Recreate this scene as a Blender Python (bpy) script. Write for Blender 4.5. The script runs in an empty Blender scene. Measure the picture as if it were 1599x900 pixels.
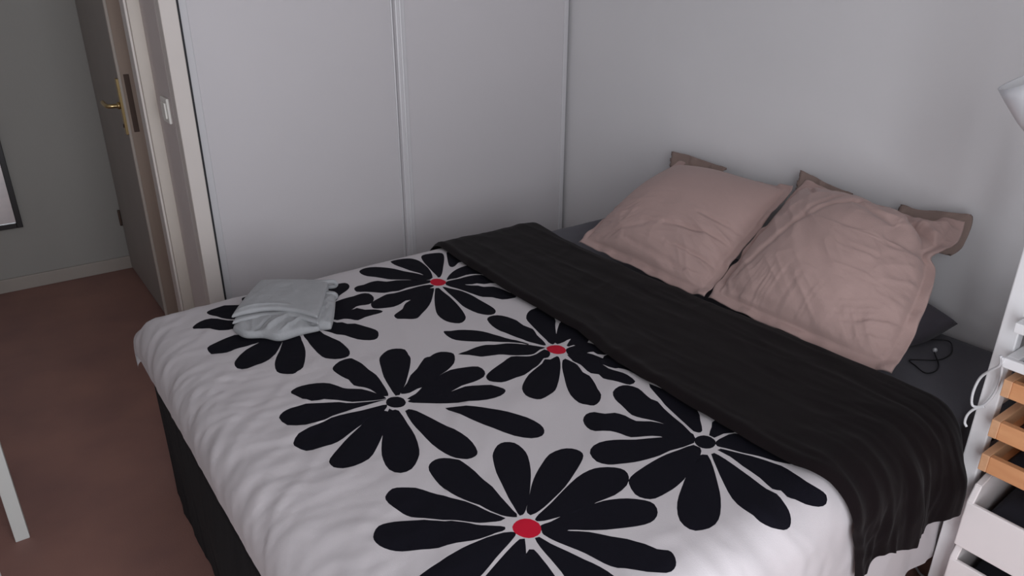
import bpy, bmesh, math, random
import numpy as np
from mathutils import Vector, Matrix, noise as mn
from mathutils.geometry import delaunay_2d_cdt

scene = bpy.context.scene
C = scene.collection

# ---------------------------------------------------------------- camera
CAM = Vector((-2.114532, -2.497425, 1.457359))
RV = Vector((0.809157, -0.587584, 0.003125)); UV = Vector((0.232215, 0.324658, 0.916882)); FV = Vector((0.53976, 0.741176, -0.399146))
cd = bpy.data.cameras.new('camera'); cam = bpy.data.objects.new('camera', cd); C.objects.link(cam)
cd.sensor_width = 36; cd.lens = 26.473; cd.clip_start = 0.02
cam.matrix_world = Matrix(((RV.x, UV.x, -FV.x, CAM.x), (RV.y, UV.y, -FV.y, CAM.y), (RV.z, UV.z, -FV.z, CAM.z), (0, 0, 0, 1)))
scene.camera = cam

# ---------------------------------------------------------------- world, light, exposure
w = bpy.data.worlds.new('sky'); scene.world = w; w.use_nodes = True
w.node_tree.nodes['Background'].inputs[0].default_value = (0.75, 0.85, 1.0, 1)
w.node_tree.nodes['Background'].inputs[1].default_value = 0.6
ld = bpy.data.lights.new('window_daylight', 'AREA'); ld.shape = 'RECTANGLE'; ld.size = 1.16; ld.size_y = 2.0
ld.energy = 30; ld.color = (0.94, 0.955, 1.0)
lo = bpy.data.objects.new('window_daylight', ld); C.objects.link(lo)
lo.location = (-1.875, -2.99, 1.10); lo.rotation_euler = (math.radians(90), 0, 0)   # shines towards +Y through the window
scene.view_settings.view_transform = 'Standard'; scene.view_settings.look = 'None'
scene.view_settings.gamma = 1.0; scene.view_settings.exposure = 0.38
scene.view_settings.use_curve_mapping = False

# ---------------------------------------------------------------- helpers
def srgb(r, g, b):
    f = lambda c: (c / 255 / 12.92) if c / 255 <= 0.04045 else ((c / 255 + 0.055) / 1.055) ** 2.4
    return (f(r), f(g), f(b), 1)
def mat(name, col, rough=0.6, metal=0.0, var=0.0, vscale=8.0, bump=0.0, bscale=200.0, sheen=0.0, col2=None, stretch=None, spec=0.5):
    m = bpy.data.materials.new(name); m.use_nodes = True
    nt = m.node_tree; b = nt.nodes['Principled BSDF']
    b.inputs['Base Color'].default_value = col; b.inputs['Roughness'].default_value = rough; b.inputs['Metallic'].default_value = metal
    b.inputs['Specular IOR Level'].default_value = spec
    if sheen: b.inputs['Sheen Weight'].default_value = sheen; b.inputs['Sheen Roughness'].default_value = 0.5
    tc = nt.nodes.new('ShaderNodeTexCoord'); src = tc.outputs['Object']
    if stretch:
        mp = nt.nodes.new('ShaderNodeMapping'); mp.inputs['Scale'].default_value = stretch
        nt.links.new(src, mp.inputs['Vector']); src = mp.outputs['Vector']
    if var or col2:
        n = nt.nodes.new('ShaderNodeTexNoise'); n.inputs['Scale'].default_value = vscale; n.inputs['Detail'].default_value = 4
        nt.links.new(src, n.inputs['Vector'])
        r = nt.nodes.new('ShaderNodeValToRGB'); r.color_ramp.elements[0].position = 0.3; r.color_ramp.elements[1].position = 0.7
        c2 = col2 if col2 else tuple(min(1, c * (1 + var)) for c in col[:3]) + (1,)
        c1 = col if col2 else tuple(c * (1 - var) for c in col[:3]) + (1,)
        r.color_ramp.elements[0].color = c1; r.color_ramp.elements[1].color = c2
        nt.links.new(n.outputs['Fac'], r.inputs['Fac']); nt.links.new(r.outputs['Color'], b.inputs['Base Color'])
    if bump:
        n2 = nt.nodes.new('ShaderNodeTexNoise'); n2.inputs['Scale'].default_value = bscale; n2.inputs['Detail'].default_value = 3
        nt.links.new(src, n2.inputs['Vector'])
        bp = nt.nodes.new('ShaderNodeBump'); bp.inputs['Strength'].default_value = bump; bp.inputs['Distance'].default_value = 0.002
        nt.links.new(n2.outputs['Fac'], bp.inputs['Height']); nt.links.new(bp.outputs['Normal'], b.inputs['Normal'])
    return m
M = {}
M['wall'] = mat('wall_paint', srgb(222, 220, 221), 0.75, var=0.02, vscale=2, bump=0.15, bscale=60)
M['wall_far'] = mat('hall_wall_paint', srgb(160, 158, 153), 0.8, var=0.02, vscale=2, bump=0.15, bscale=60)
M['wall_side'] = mat('side_wall_paint', srgb(208, 198, 195), 0.8, var=0.03, vscale=3, bump=0.15, bscale=60)
M['ceil'] = mat('ceiling_paint', srgb(215, 215, 215), 0.9, var=0.01)
M['floor'] = mat('floor_covering', srgb(136, 100, 93), 0.6, col2=srgb(158, 116, 104), vscale=3.5, bump=0.25, bscale=240)
M['panel'] = mat('wardrobe_panel', srgb(208, 204, 206), 0.55, var=0.012, vscale=1.5, bump=0.06, bscale=90)
M['stile'] = mat('wardrobe_stile', srgb(212, 210, 212), 0.3, var=0.01)
M['gap_shade'] = mat('painted_gap_shade', srgb(44, 44, 47), 0.8, var=0.02)
M['trim'] = mat('trim_paint', srgb(214, 206, 200), 0.5, var=0.02)
M['skirting'] = mat('skirting_paint', srgb(168, 160, 152), 0.5, var=0.02)
M['trim_beige'] = mat('door_frame_paint', srgb(205, 196, 186), 0.5, var=0.03)
M['door'] = mat('door_paint', srgb(158, 151, 145), 0.6, var=0.03, bump=0.1, bscale=50)
M['door_edge'] = mat('door_edge_wood', srgb(178, 160, 146), 0.6, var=0.06, vscale=4, stretch=(8, 8, 0.5))
M['brass'] = mat('brass', srgb(205, 180, 130), 0.28, metal=1.0, var=0.05)
M['bronze'] = mat('dark_bronze', srgb(92, 76, 68), 0.5, metal=0.5, var=0.05)
M['switch'] = mat('switch_plastic', srgb(225, 222, 215), 0.35, var=0.01)
M['white_cotton'] = mat('white_cotton', srgb(196, 190, 192), 0.85, var=0.012, vscale=5, bump=0.2, bscale=500, sheen=0.15)
M['navy_print'] = mat('navy_print', srgb(14, 13, 22), 0.9, var=0.06, vscale=6, bump=0.2, bscale=500, sheen=0.0, spec=0.15)
M['red_print'] = mat('red_print', srgb(190, 16, 46), 0.8, var=0.04, bump=0.2, bscale=500, spec=0.25)
M['black_cloth'] = mat('black_cloth', srgb(16, 9, 11), 0.9, var=0.08, vscale=6, bump=0.25, bscale=400, sheen=0.05, spec=0.12)
M['skirt_cloth'] = mat('skirt_cloth', srgb(17, 16, 20), 0.9, var=0.08, vscale=6, bump=0.25, bscale=400, sheen=0.02, spec=0.15)
M['pillow'] = mat('taupe_cotton', srgb(176, 149, 143), 0.85, var=0.035, vscale=5, bump=0.3, bscale=350, sheen=0.15)
M['sheet'] = mat('charcoal_sheet', srgb(84, 83, 90), 0.85, var=0.06, vscale=6, bump=0.3, bscale=350, sheen=0.1)
M['grey_pillow'] = mat('charcoal_pillow_cotton', srgb(76, 72, 80), 0.85, var=0.06, vscale=6, bump=0.3, bscale=350, sheen=0.1)
M['grey_jersey'] = mat('grey_jersey', srgb(160, 161, 163), 0.9, var=0.04, vscale=40, bump=0.4, bscale=300, sheen=0.15)
M['base'] = mat('bed_base_cloth', srgb(52, 48, 52), 0.8, var=0.05)
M['metal_white'] = mat('white_enamel', srgb(243, 242, 243), 0.4, var=0.01)
M['bin_white'] = mat('white_plastic', srgb(247, 240, 239), 0.4, var=0.01)
M['shelf_grey'] = mat('grey_inset', srgb(150, 153, 158), 0.25, var=0.02)
M['beech'] = mat('beech_wood', srgb(214, 150, 104), 0.45, col2=srgb(226, 166, 118), vscale=5, stretch=(6, 1, 9), bump=0.1, bscale=40)
M['beech_end'] = mat('beech_side_wood', srgb(212, 160, 120), 0.5, col2=srgb(224, 176, 136), vscale=6, stretch=(1, 8, 9), bump=0.1, bscale=40)
M['navy_cloth'] = mat('dark_navy_cloth', srgb(36, 36, 46), 0.9, var=0.1, vscale=20, bump=0.3, bscale=300)
M['tray_shade'] = mat('painted_tray_shade', srgb(48, 32, 34), 0.8, var=0.1, vscale=20)
M['cord_white'] = mat('white_cord', srgb(228, 228, 230), 0.4, var=0.01)
M['cord_black'] = mat('black_cord', srgb(16, 15, 18), 0.5, var=0.01)
M['silver'] = mat('brushed_silver', srgb(235, 236, 240), 0.4, metal=0.3, var=0.02)
M['lamp_in'] = mat('lamp_inside', srgb(240, 240, 242), 0.6, var=0.02)
M['mirror'] = mat('mirror_glass', (0.86, 0.87, 0.88, 1), 0.02, metal=1.0)
M['frame_black'] = mat('black_frame', srgb(26, 22, 24), 0.4, var=0.03)
M['desk_white'] = mat('desk_lacquer', srgb(218, 220, 216), 0.4, var=0.01)
M['glass'] = mat('clear_glass', (1, 1, 1, 1), 0.0)
M['glass'].node_tree.nodes['Principled BSDF'].inputs['Transmission Weight'].default_value = 1.0

def link(name, me, m=None, parent=None):
    o = bpy.data.objects.new(name, me); C.objects.link(o)
    if m is not None:
        for k in (m if isinstance(m, (list, tuple)) else [m]): me.materials.append(k)
    if parent is not None: o.parent = parent; o.matrix_parent_inverse = Matrix.Translation(-parent.location)
    return o
def thing(name, label, cat, loc=(0, 0, 0), group=None):
    o = bpy.data.objects.new(name, None); C.objects.link(o); o.empty_display_size = 0.05
    o.location = loc; o['label'] = label; o['category'] = cat
    if group: o['group'] = group
    return o
def tag(o, label, cat, group=None):
    o['label'] = label; o['category'] = cat
    if group: o['group'] = group
    return o
def struct(o): o['kind'] = 'structure'; return o
def add_box(bm, x0, x1, y0, y1, z0, z1, bev=0.0):
    b2 = bmesh.new()
    r = bmesh.ops.create_cube(b2, size=1.0)
    for v in b2.verts:
        v.co = Vector(((x0 + x1) / 2 + v.co.x * (x1 - x0), (y0 + y1) / 2 + v.co.y * (y1 - y0), (z0 + z1) / 2 + v.co.z * (z1 - z0)))
    if bev: bmesh.ops.bevel(b2, geom=list(b2.edges), offset=bev, segments=2, profile=0.5, affect='EDGES')
    me = bpy.data.meshes.new('t'); b2.to_mesh(me); b2.free(); bm.from_mesh(me); bpy.data.meshes.remove(me)
def box(name, m, parent, *boxes, bev=0.002):
    bm = bmesh.new()
    for b in boxes: add_box(bm, *b, bev=bev)
    me = bpy.data.meshes.new(name); bm.to_mesh(me); bm.free()
    return link(name, me, m, parent)
def tube(name, pts, r, m, parent=None, n=8, closed=False, sub=6):
    P = [Vector(p) for p in pts]; Q = []
    for i in range(len(P) - 1):
        p0 = P[max(i - 1, 0)]; p1 = P[i]; p2 = P[i + 1]; p3 = P[min(i + 2, len(P) - 1)]
        for k in range(sub):
            t = k / sub
            Q.append(0.5 * ((2 * p1) + (p2 - p0) * t + (2 * p0 - 5 * p1 + 4 * p2 - p3) * t * t + (3 * p1 - p0 - 3 * p2 + p3) * t ** 3))
    Q.append(P[-1])
    vs, fs = [], []
    up = Vector((0.13, 0.21, 0.97)).normalized()
    for i, q in enumerate(Q):
        t = (Q[min(i + 1, len(Q) - 1)] - Q[max(i - 1, 0)]).normalized()
        a = t.cross(up)
        if a.length < 0.05: a = t.cross(Vector((1, 0, 0)))
        a.normalize(); b = t.cross(a)
        rr = r[i * len(r) // len(Q)] if isinstance(r, list) else r
        for k in range(n):
            an = 2 * math.pi * k / n
            vs.append(q + a * math.cos(an) * rr + b * math.sin(an) * rr)
    for i in range(len(Q) - 1):
        for k in range(n):
            fs.append((i * n + k, i * n + (k + 1) % n, (i + 1) * n + (k + 1) % n, (i + 1) * n + k))
    fs.append(tuple(range(n - 1, -1, -1))); fs.append(tuple(range((len(Q) - 1) * n, len(Q) * n)))
    me = bpy.data.meshes.new(name); me.from_pydata([tuple(v) for v in vs], [], fs); me.shade_smooth()
    return link(name, me, m, parent)
def lathe(name, prof, m, parent, origin, axis, n=40):
    ax = Vector(axis).normalized(); a = ax.orthogonal().normalized(); b = ax.cross(a); o = Vector(origin)
    vs, fs = [], []
    for (r, h) in prof:
        for k in range(n):
            an = 2 * math.pi * k / n; vs.append(tuple(o + ax * h + (a * math.cos(an) + b * math.sin(an)) * r))
    for i in range(len(prof) - 1):
        for k in range(n): fs.append((i * n + k, i * n + (k + 1) % n, (i + 1) * n + (k + 1) % n, (i + 1) * n + k))
    me = bpy.data.meshes.new(name); me.from_pydata(vs, [], fs); me.shade_smooth()
    return link(name, me, m, parent)
# smooth numpy noise
_rng = np.random.RandomState(7); _T = _rng.rand(256, 256) * 2 - 1
def vn(x, y):
    x = np.asarray(x, float) + 100.37; y = np.asarray(y, float) + 100.71
    xi = np.floor(x).astype(int); yi = np.floor(y).astype(int); fx = x - xi; fy = y - yi
    fx = fx ** 3 * (fx * (fx * 6 - 15) + 10); fy = fy ** 3 * (fy * (fy * 6 - 15) + 10)
    g = lambda i, j: _T[i % 256, j % 256]
    return (g(xi, yi) * (1 - fx) + g(xi + 1, yi) * fx) * (1 - fy) + (g(xi, yi + 1) * (1 - fx) + g(xi + 1, yi + 1) * fx) * fy
def fbm(x, y, o=3): return sum(vn(x * 2 ** k + 13 * k, y * 2 ** k + 7 * k) / 2 ** k for k in range(o)) / 1.75
def sstep(a, b, x):
    t = np.clip((x - a) / (b - a), 0, 1); return t * t * (3 - 2 * t)
def ridge(x, y, o=2): return sum((1 - np.abs(vn(x * 2 ** k + 5 * k, y * 2 ** k + 11 * k)) * 2.2) / 2 ** k for k in range(o)) / 1.5
def grid_mesh(name, X, Y, Z, m, parent=None, smooth=True):
    nu, nv = X.shape
    co = np.stack([X, Y, Z], -1).reshape(-1, 3)
    idx = np.arange(nu * nv).reshape(nu, nv)
    f = np.stack([idx[:-1, :-1], idx[1:, :-1], idx[1:, 1:], idx[:-1, 1:]], -1).reshape(-1, 4)
    me = bpy.data.meshes.new(name); me.from_pydata(co.tolist(), [], f.tolist())
    if smooth: me.shade_smooth()
    return link(name, me, m, parent)
def flip_up(o):
    bm = bmesh.new(); bm.from_mesh(o.data); bmesh.ops.recalc_face_normals(bm, faces=bm.faces); bm.to_mesh(o.data); bm.free()

# ---------------------------------------------------------------- room shell
XL, YNEAR, YFAR, ZC, XS = -3.25, -2.90, 1.568, 2.5, -1.573
def sbox(name, m, *boxes, bev=0.0): return struct(box(name, m, None, *boxes, bev=bev))
sbox('floor', M['floor'], (XL - .1, 0.1, YNEAR - .1, YFAR + .1, -0.1, 0.0))
sbox('ceiling', M['ceil'], (XL - .1, 0.1, YNEAR - .1, YFAR + .1, ZC, ZC + 0.1))
sbox('wall_right', M['wall'], (0.0, 0.1, YNEAR - .1, 0.66, 0, ZC))
sbox('wall_left', M['wall'], (XL - .1, XL, YNEAR - .1, YFAR + .1, 0, ZC))
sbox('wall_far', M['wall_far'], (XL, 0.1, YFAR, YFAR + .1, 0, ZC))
WX0, WX1, WZ0, WZ1 = -2.50, -1.25, 0.06, 2.15
sbox('wall_near', M['wall'], (XL, WX0, YNEAR - .1, YNEAR, 0, ZC), (WX1, 0.1, YNEAR - .1, YNEAR, 0, ZC),
     (WX0, WX1, YNEAR - .1, YNEAR, 0, WZ0), (WX0, WX1, YNEAR - .1, YNEAR, WZ1, ZC))
# side wall beside the wardrobe: short return with the switch, then the recess behind the open door
sbox('wall_side', M['wall_side'], (XS, XS + 0.053, 0.05, 0.33, 0, ZC), (XS + 0.053, XS + 0.10, 0.05, YFAR, 0, ZC))
sbox('trim_1', M['trim'], (-1.573, -1.523, -0.004, 0.05, 0, ZC), bev=0.003)          # white post at the end of the wardrobe
sbox('trim_2', M['trim_beige'], (-1.611, -1.573, 0.252, 0.335, 0, ZC), bev=0.002)
sbox('trim_3', M['trim'], (-1.619, -1.611, 0.262, 0.325, 0, ZC), bev=0.002)
sbox('baseboard_far', M['skirting'], (XL, XS + .05, YFAR - 0.013, YFAR, 0, 0.066), bev=0.003)
sbox('baseboard_left', M['skirting'], (XL, XL + 0.013, YNEAR, YFAR - .013, 0, 0.066), bev=0.003)
sbox('baseboard_near', M['skirting'], (XL + .013, WX0, YNEAR, YNEAR + 0.013, 0, 0.066), (WX1, 0, YNEAR, YNEAR + 0.013, 0, 0.066), bev=0.003)
sbox('baseboard_right', M['skirting'], (-0.013, 0, YNEAR + .013, -0.05, 0, 0.066), bev=0.003)
# window behind the photographer
wf = struct(box('window_1', M['trim'], None, (WX0, WX0 + .05, YNEAR - .08, YNEAR - .02, WZ0, WZ1), (WX1 - .05, WX1, YNEAR - .08, YNEAR - .02, WZ0, WZ1),
     (WX0 + .05, WX1 - .05, YNEAR - .08, YNEAR - .02, WZ0, WZ0 + .05), (WX0 + .05, WX1 - .05, YNEAR - .08, YNEAR - .02, WZ1 - .05, WZ1),
     (-1.905, -1.845, YNEAR - .08, YNEAR - .02, WZ0 + .05, WZ1 - .05), bev=0.003))
# wardrobe: body of the closet behind sliding doors is the wall itself
def sliding_door(n, x0, x1, y, left_w, right_w):
    d = struct(box('door_%d' % n, M['panel'], None, (x0 + left_w - .004, x1 - right_w + .004, y + 0.006, y + 0.016, 0.03, ZC), bev=0))
    for a, b in ((x0, x0 + left_w), (x1 - right_w, x1)):
        box('stile', M['stile'], d, (a, b, y, y + 0.022, 0.03, ZC), bev=0.004)
        c = (a + b) / 2
        if n == 3 and a == x0: box('stile_ridge', M['stile'], d, (c - .005, c + .005, y - 0.004, y + 0.004, 0.03, ZC), bev=0.0035)
    box('bottom_rail', M['stile'], d, (x0 + left_w, x1 - right_w, y, y + 0.02, 0.03, 0.075), bev=0.003)
    return d
sliding_door(2, -1.512, -0.785, 0.030, 0.026, 0.020)
sliding_door(3, -0.803, -0.014, 0.0, 0.038, 0.022)
sbox('gap_shade_sheet', M['gap_shade'], (-1.523, 0.0, 0.110, 0.118, 0, ZC))                     # darkness inside the closet gaps
sbox('trim_5', M['stile'], (-1.523, 0.0, -0.002, 0.058, 0, 0.028), bev=0.002)        # floor track

sbox('gap_shade_strip', M['gap_shade'], (-1.5225, -1.5155, 0.004, 0.10, 0.03, ZC))                # dark strip added to paint the gap's shade beside the first door
# bedroom door, folded back against the recess
door = struct(box('door_1', M['door'], None, (-1.581, -1.527, 0.845, 1.560, 0.008, 2.04), bev=0.002))
box('edge_lipping', M['door_edge'], door, (-1.5805, -1.5275, 0.838, 0.846, 0.008, 2.04), bev=0.001)
box('edge_bead', M['trim_beige'], door, (-1.584, -1.574, 0.835, 0.852, 0.008, 2.04), bev=0.002)
box('lock_plate', M['bronze'], door, (-1.564, -1.544, 0.8355, 0.839, 0.82, 1.045), bev=0.001)
hp = box('handle_plate', M['brass'], door, (-1.593, -1.581, 0.842, 0.870, 0.81, 1.03), bev=0.003)
tube('lever_handle', [(-1.594, 0.860, 0.925), (-1.608, 0.860, 0.925), (-1.628, 0.862, 0.925), (-1.637, 0.872, 0.925), (-1.640, 0.90, 0.926), (-1.640, 0.945, 0.930)], 0.0085, M['brass'], hp, n=12)
lathe('lever_collar', [(0.0, 0.0), (0.014, 0.0), (0.014, 0.008), (0.009, 0.011), (0.0, 0.011)], M['brass'], hp, (-1.594, 0.860, 0.925), (-1, 0, 0), 20)
lathe('keyhole_rose', [(0.0, 0.0), (0.008, 0.0), (0.007, 0.002), (0.0, 0.002)], M['bronze'], hp, (-1.594, 0.860, 0.845), (-1, 0, 0), 16)
for z in (0.27, 1.75):
    tube('hinge', [(-1.587, 1.560, z - .04), (-1.587, 1.560, z + .04)], 0.006, M['bronze'], door, n=10)

# light switch
sw = thing('light_switch', 'white light switch plate on the narrow grey wall beside the door frame', 'light switch', (XS, 0.12, 1.015))
box('switch_plate', M['switch'], sw, (XS - 0.009, XS, 0.082, 0.160, 0.975, 1.055), bev=0.003)
box('rocker', M['switch'], sw, (XS - 0.014, XS - 0.008, 0.098, 0.144, 0.990, 1.040), bev=0.002)

# wall mirror in the hall
mr = thing('wall_mirror', 'black framed mirror on the hall wall at the left edge', 'mirror', (-2.25, YFAR, 0.31))
ym = YFAR
box('mirror_frame', M['frame_black'], mr, (-2.020, -1.996, ym - .022, ym, .306, 1.66), (-2.50, -2.476, ym - .022, ym, .306, 1.66),
    (-2.476, -2.020, ym - .022, ym, .306, .330), (-2.476, -2.020, ym - .022, ym, 1.636, 1.66), bev=0.002)
box('mirror_glass', M['mirror'], mr, (-2.478, -2.018, ym - .012, ym - .006, .328, 1.638), bev=0)

# desk at the left, one leg in view
dk = thing('desk', 'white desk whose square leg stands on the floor at the left edge', 'desk', (-2.6, -0.8, 0))
for (x, y) in ((-2.262, -0.412), (-2.262, -1.35), (-2.95, -0.412), (-2.95, -1.35)):
    box('leg', M['desk_white'], dk, (x, x + .034, y, y + .034, 0.0, 0.70), bev=0.002)
box('tabletop', M['desk_white'], dk, (-2.98, -2.225, -1.38, -0.375, 0.70, 0.735), bev=0.003)
for y in (-0.40, -1.34): box('apron', M['desk_white'], dk, (-2.95, -2.23, y, y + .015, 0.63, 0.70), bev=0.001)

# ---------------------------------------------------------------- bed
bed = thing('bed', 'double bed with its head against the right wall', 'bed', (-0.93, -1.14, 0))
box('bed_base', M['base'], bed, (-1.84, -0.02, -1.82, -0.40, 0.13, 0.27), bev=0.01)
for (x, y) in ((-1.76, -1.70), (-1.76, -.48), (-.12, -1.70), (-.12, -.48), (-.94, -1.1)):
    lathe('leg', [(0.0, 0.0), (0.022, 0.0), (0.028, 0.13), (0.0, 0.13)], M['base'], bed, (x, y, 0), (0, 0, 1), 16)
box('mattress', M['sheet'], bed, (-1.800, -0.012, -1.900, -0.385, 0.27, 0.485), bev=0.03)

# charcoal fitted sheet over the mattress
def sheet_fn(nu=110, nv=110):
    a = np.linspace(-0.24, 1.855 + 0.12, nu); b = np.linspace(-0.16, 1.522 + .16, nv)
    A, B = np.meshgrid(a, b, indexing='ij')
    def roll(t, L, r):
        x = np.clip(t, 0, L).copy(); dz = np.zeros_like(t); q = r * np.pi / 2
        for s, d in ((-1, -t), (1, t - L)):
            dd = np.clip(d, 0, None); k = dd < q
            off = np.where(k, r * np.sin(np.minimum(dd, q) / r), r); dp = np.where(k, r * (1 - np.cos(np.minimum(dd, q) / r)), r + dd - q)
            x = x + s * off; dz = dz + dp
        return x, dz
    x, d1 = roll(A, 1.745, 0.03); y, d2 = roll(B, 1.522, 0.03)
    X = -0.035 - x; Y = -0.375 - y
    wr = 0.002 * ridge(X * 9 + Y * 3, Y * 26 - X * 6) * sstep(0.0, -0.1, X)
    wr += 0.003 * fbm(X * 5, Y * 5)
    wr += 0.005 * np.exp(-((Y + 1.63 + 0.25 * X + .03 * np.sin(X * 9)) / 0.012) ** 2) * sstep(-.45, -.1, X)
    Z = 0.501 - np.sqrt(d1 ** 2 + d2 ** 2) + wr * (d1 + d2 < 0.01)
    Y = Y + 0.003 * vn(X * 30, Z * 5) * (d2 > 0.02)
    return X, Y, Z
sh = grid_mesh('fitted_sheet', *sheet_fn(), M['sheet']); flip_up(sh)
tag(sh, 'charcoal grey fitted sheet stretched over the mattress under the pillows', 'sheet')

# --- duvet surface in cloth coordinates
Z0 = .56; XSu, RX = -1.78, .09; YF, RF = -.445, .10; YN, RN = -1.87, .09
def arcv(d, r):
    dd = np.clip(d, 0, None); q = r * np.pi / 2; k = dd < q; m_ = np.minimum(dd, q)
    return np.where(k, r * np.sin(m_ / r), r), np.where(k, r * (1 - np.cos(m_ / r)), r + dd - q)
def S(u, v, off=0.0):
    a, b = arcv(XSu - u, RX + off); x = np.maximum(u, XSu) - a
    c, d = arcv(v - YF, RF + off); e, f = arcv(YN - v, RN + off)
    y = np.clip(v, YN, YF) + c - e
    dz = np.sqrt(b ** 2 + d ** 2 + f ** 2)
    return x, y, Z0 + off - dz
def S_norm(u, v, off=0.0):
    h = 1e-4
    P = np.stack(S(u, v, off), -1); A = np.stack(S(u + h, v, off), -1) - P; B = np.stack(S(u, v + h, off), -1) - P
    n = np.cross(A, B); n /= np.linalg.norm(n, axis=-1, keepdims=True) + 1e-12
    return P, n
def duvet_disp(u, v):
    wf_ = 1 - sstep(-1.90, -1.35, u)                      # strongest at the foot
    wn_ = 1 - sstep(-2.0, -1.70, v)
    a = u * 0.80 + v * 0.60; b = -u * 0.60 + v * 0.80
    a2 = a + 0.35 * (u + 1.8) ** 2
    d = 0.0030 * wf_ * (ridge(a2 * 3.2, (b - 0.5 * (u + 1.9) ** 2) * 21 + .6 * vn(u * 6, v * 6)) - .3)
    d = d + 0.0024 * wf_ * (ridge(u * 5 + 3, v * 26 + 1.2 * vn(u * 5, v * 5)) - .3)
    d = d + 0.0017 * (1 - sstep(-1.80, -1.35, u)) * sstep(-.5, -.9, v) * (ridge((a2 - .2 * v) * 4 + 9, (v * .9 - .35 * u + .5 * (u + 1.9) ** 2) * 34 + 1.5 * vn(u * 7, v * 7)) - .3)
    d = d + 0.006 * wn_ * (ridge(u * 13 + 9 + .8 * vn(v * 6, u * 5), (v + u) * 4) - .3) * sstep(-1.5, -1.1, u)
    d = d + 0.0022 * (ridge(a * 3 + 7, b * 11 + vn(a * 5, b * 5)) - .3) + 0.004 * fbm(u * 3.3, v * 3.3)
    return d * (0.25 + 0.75 * sstep(-1.95, -1.86, u))
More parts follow.
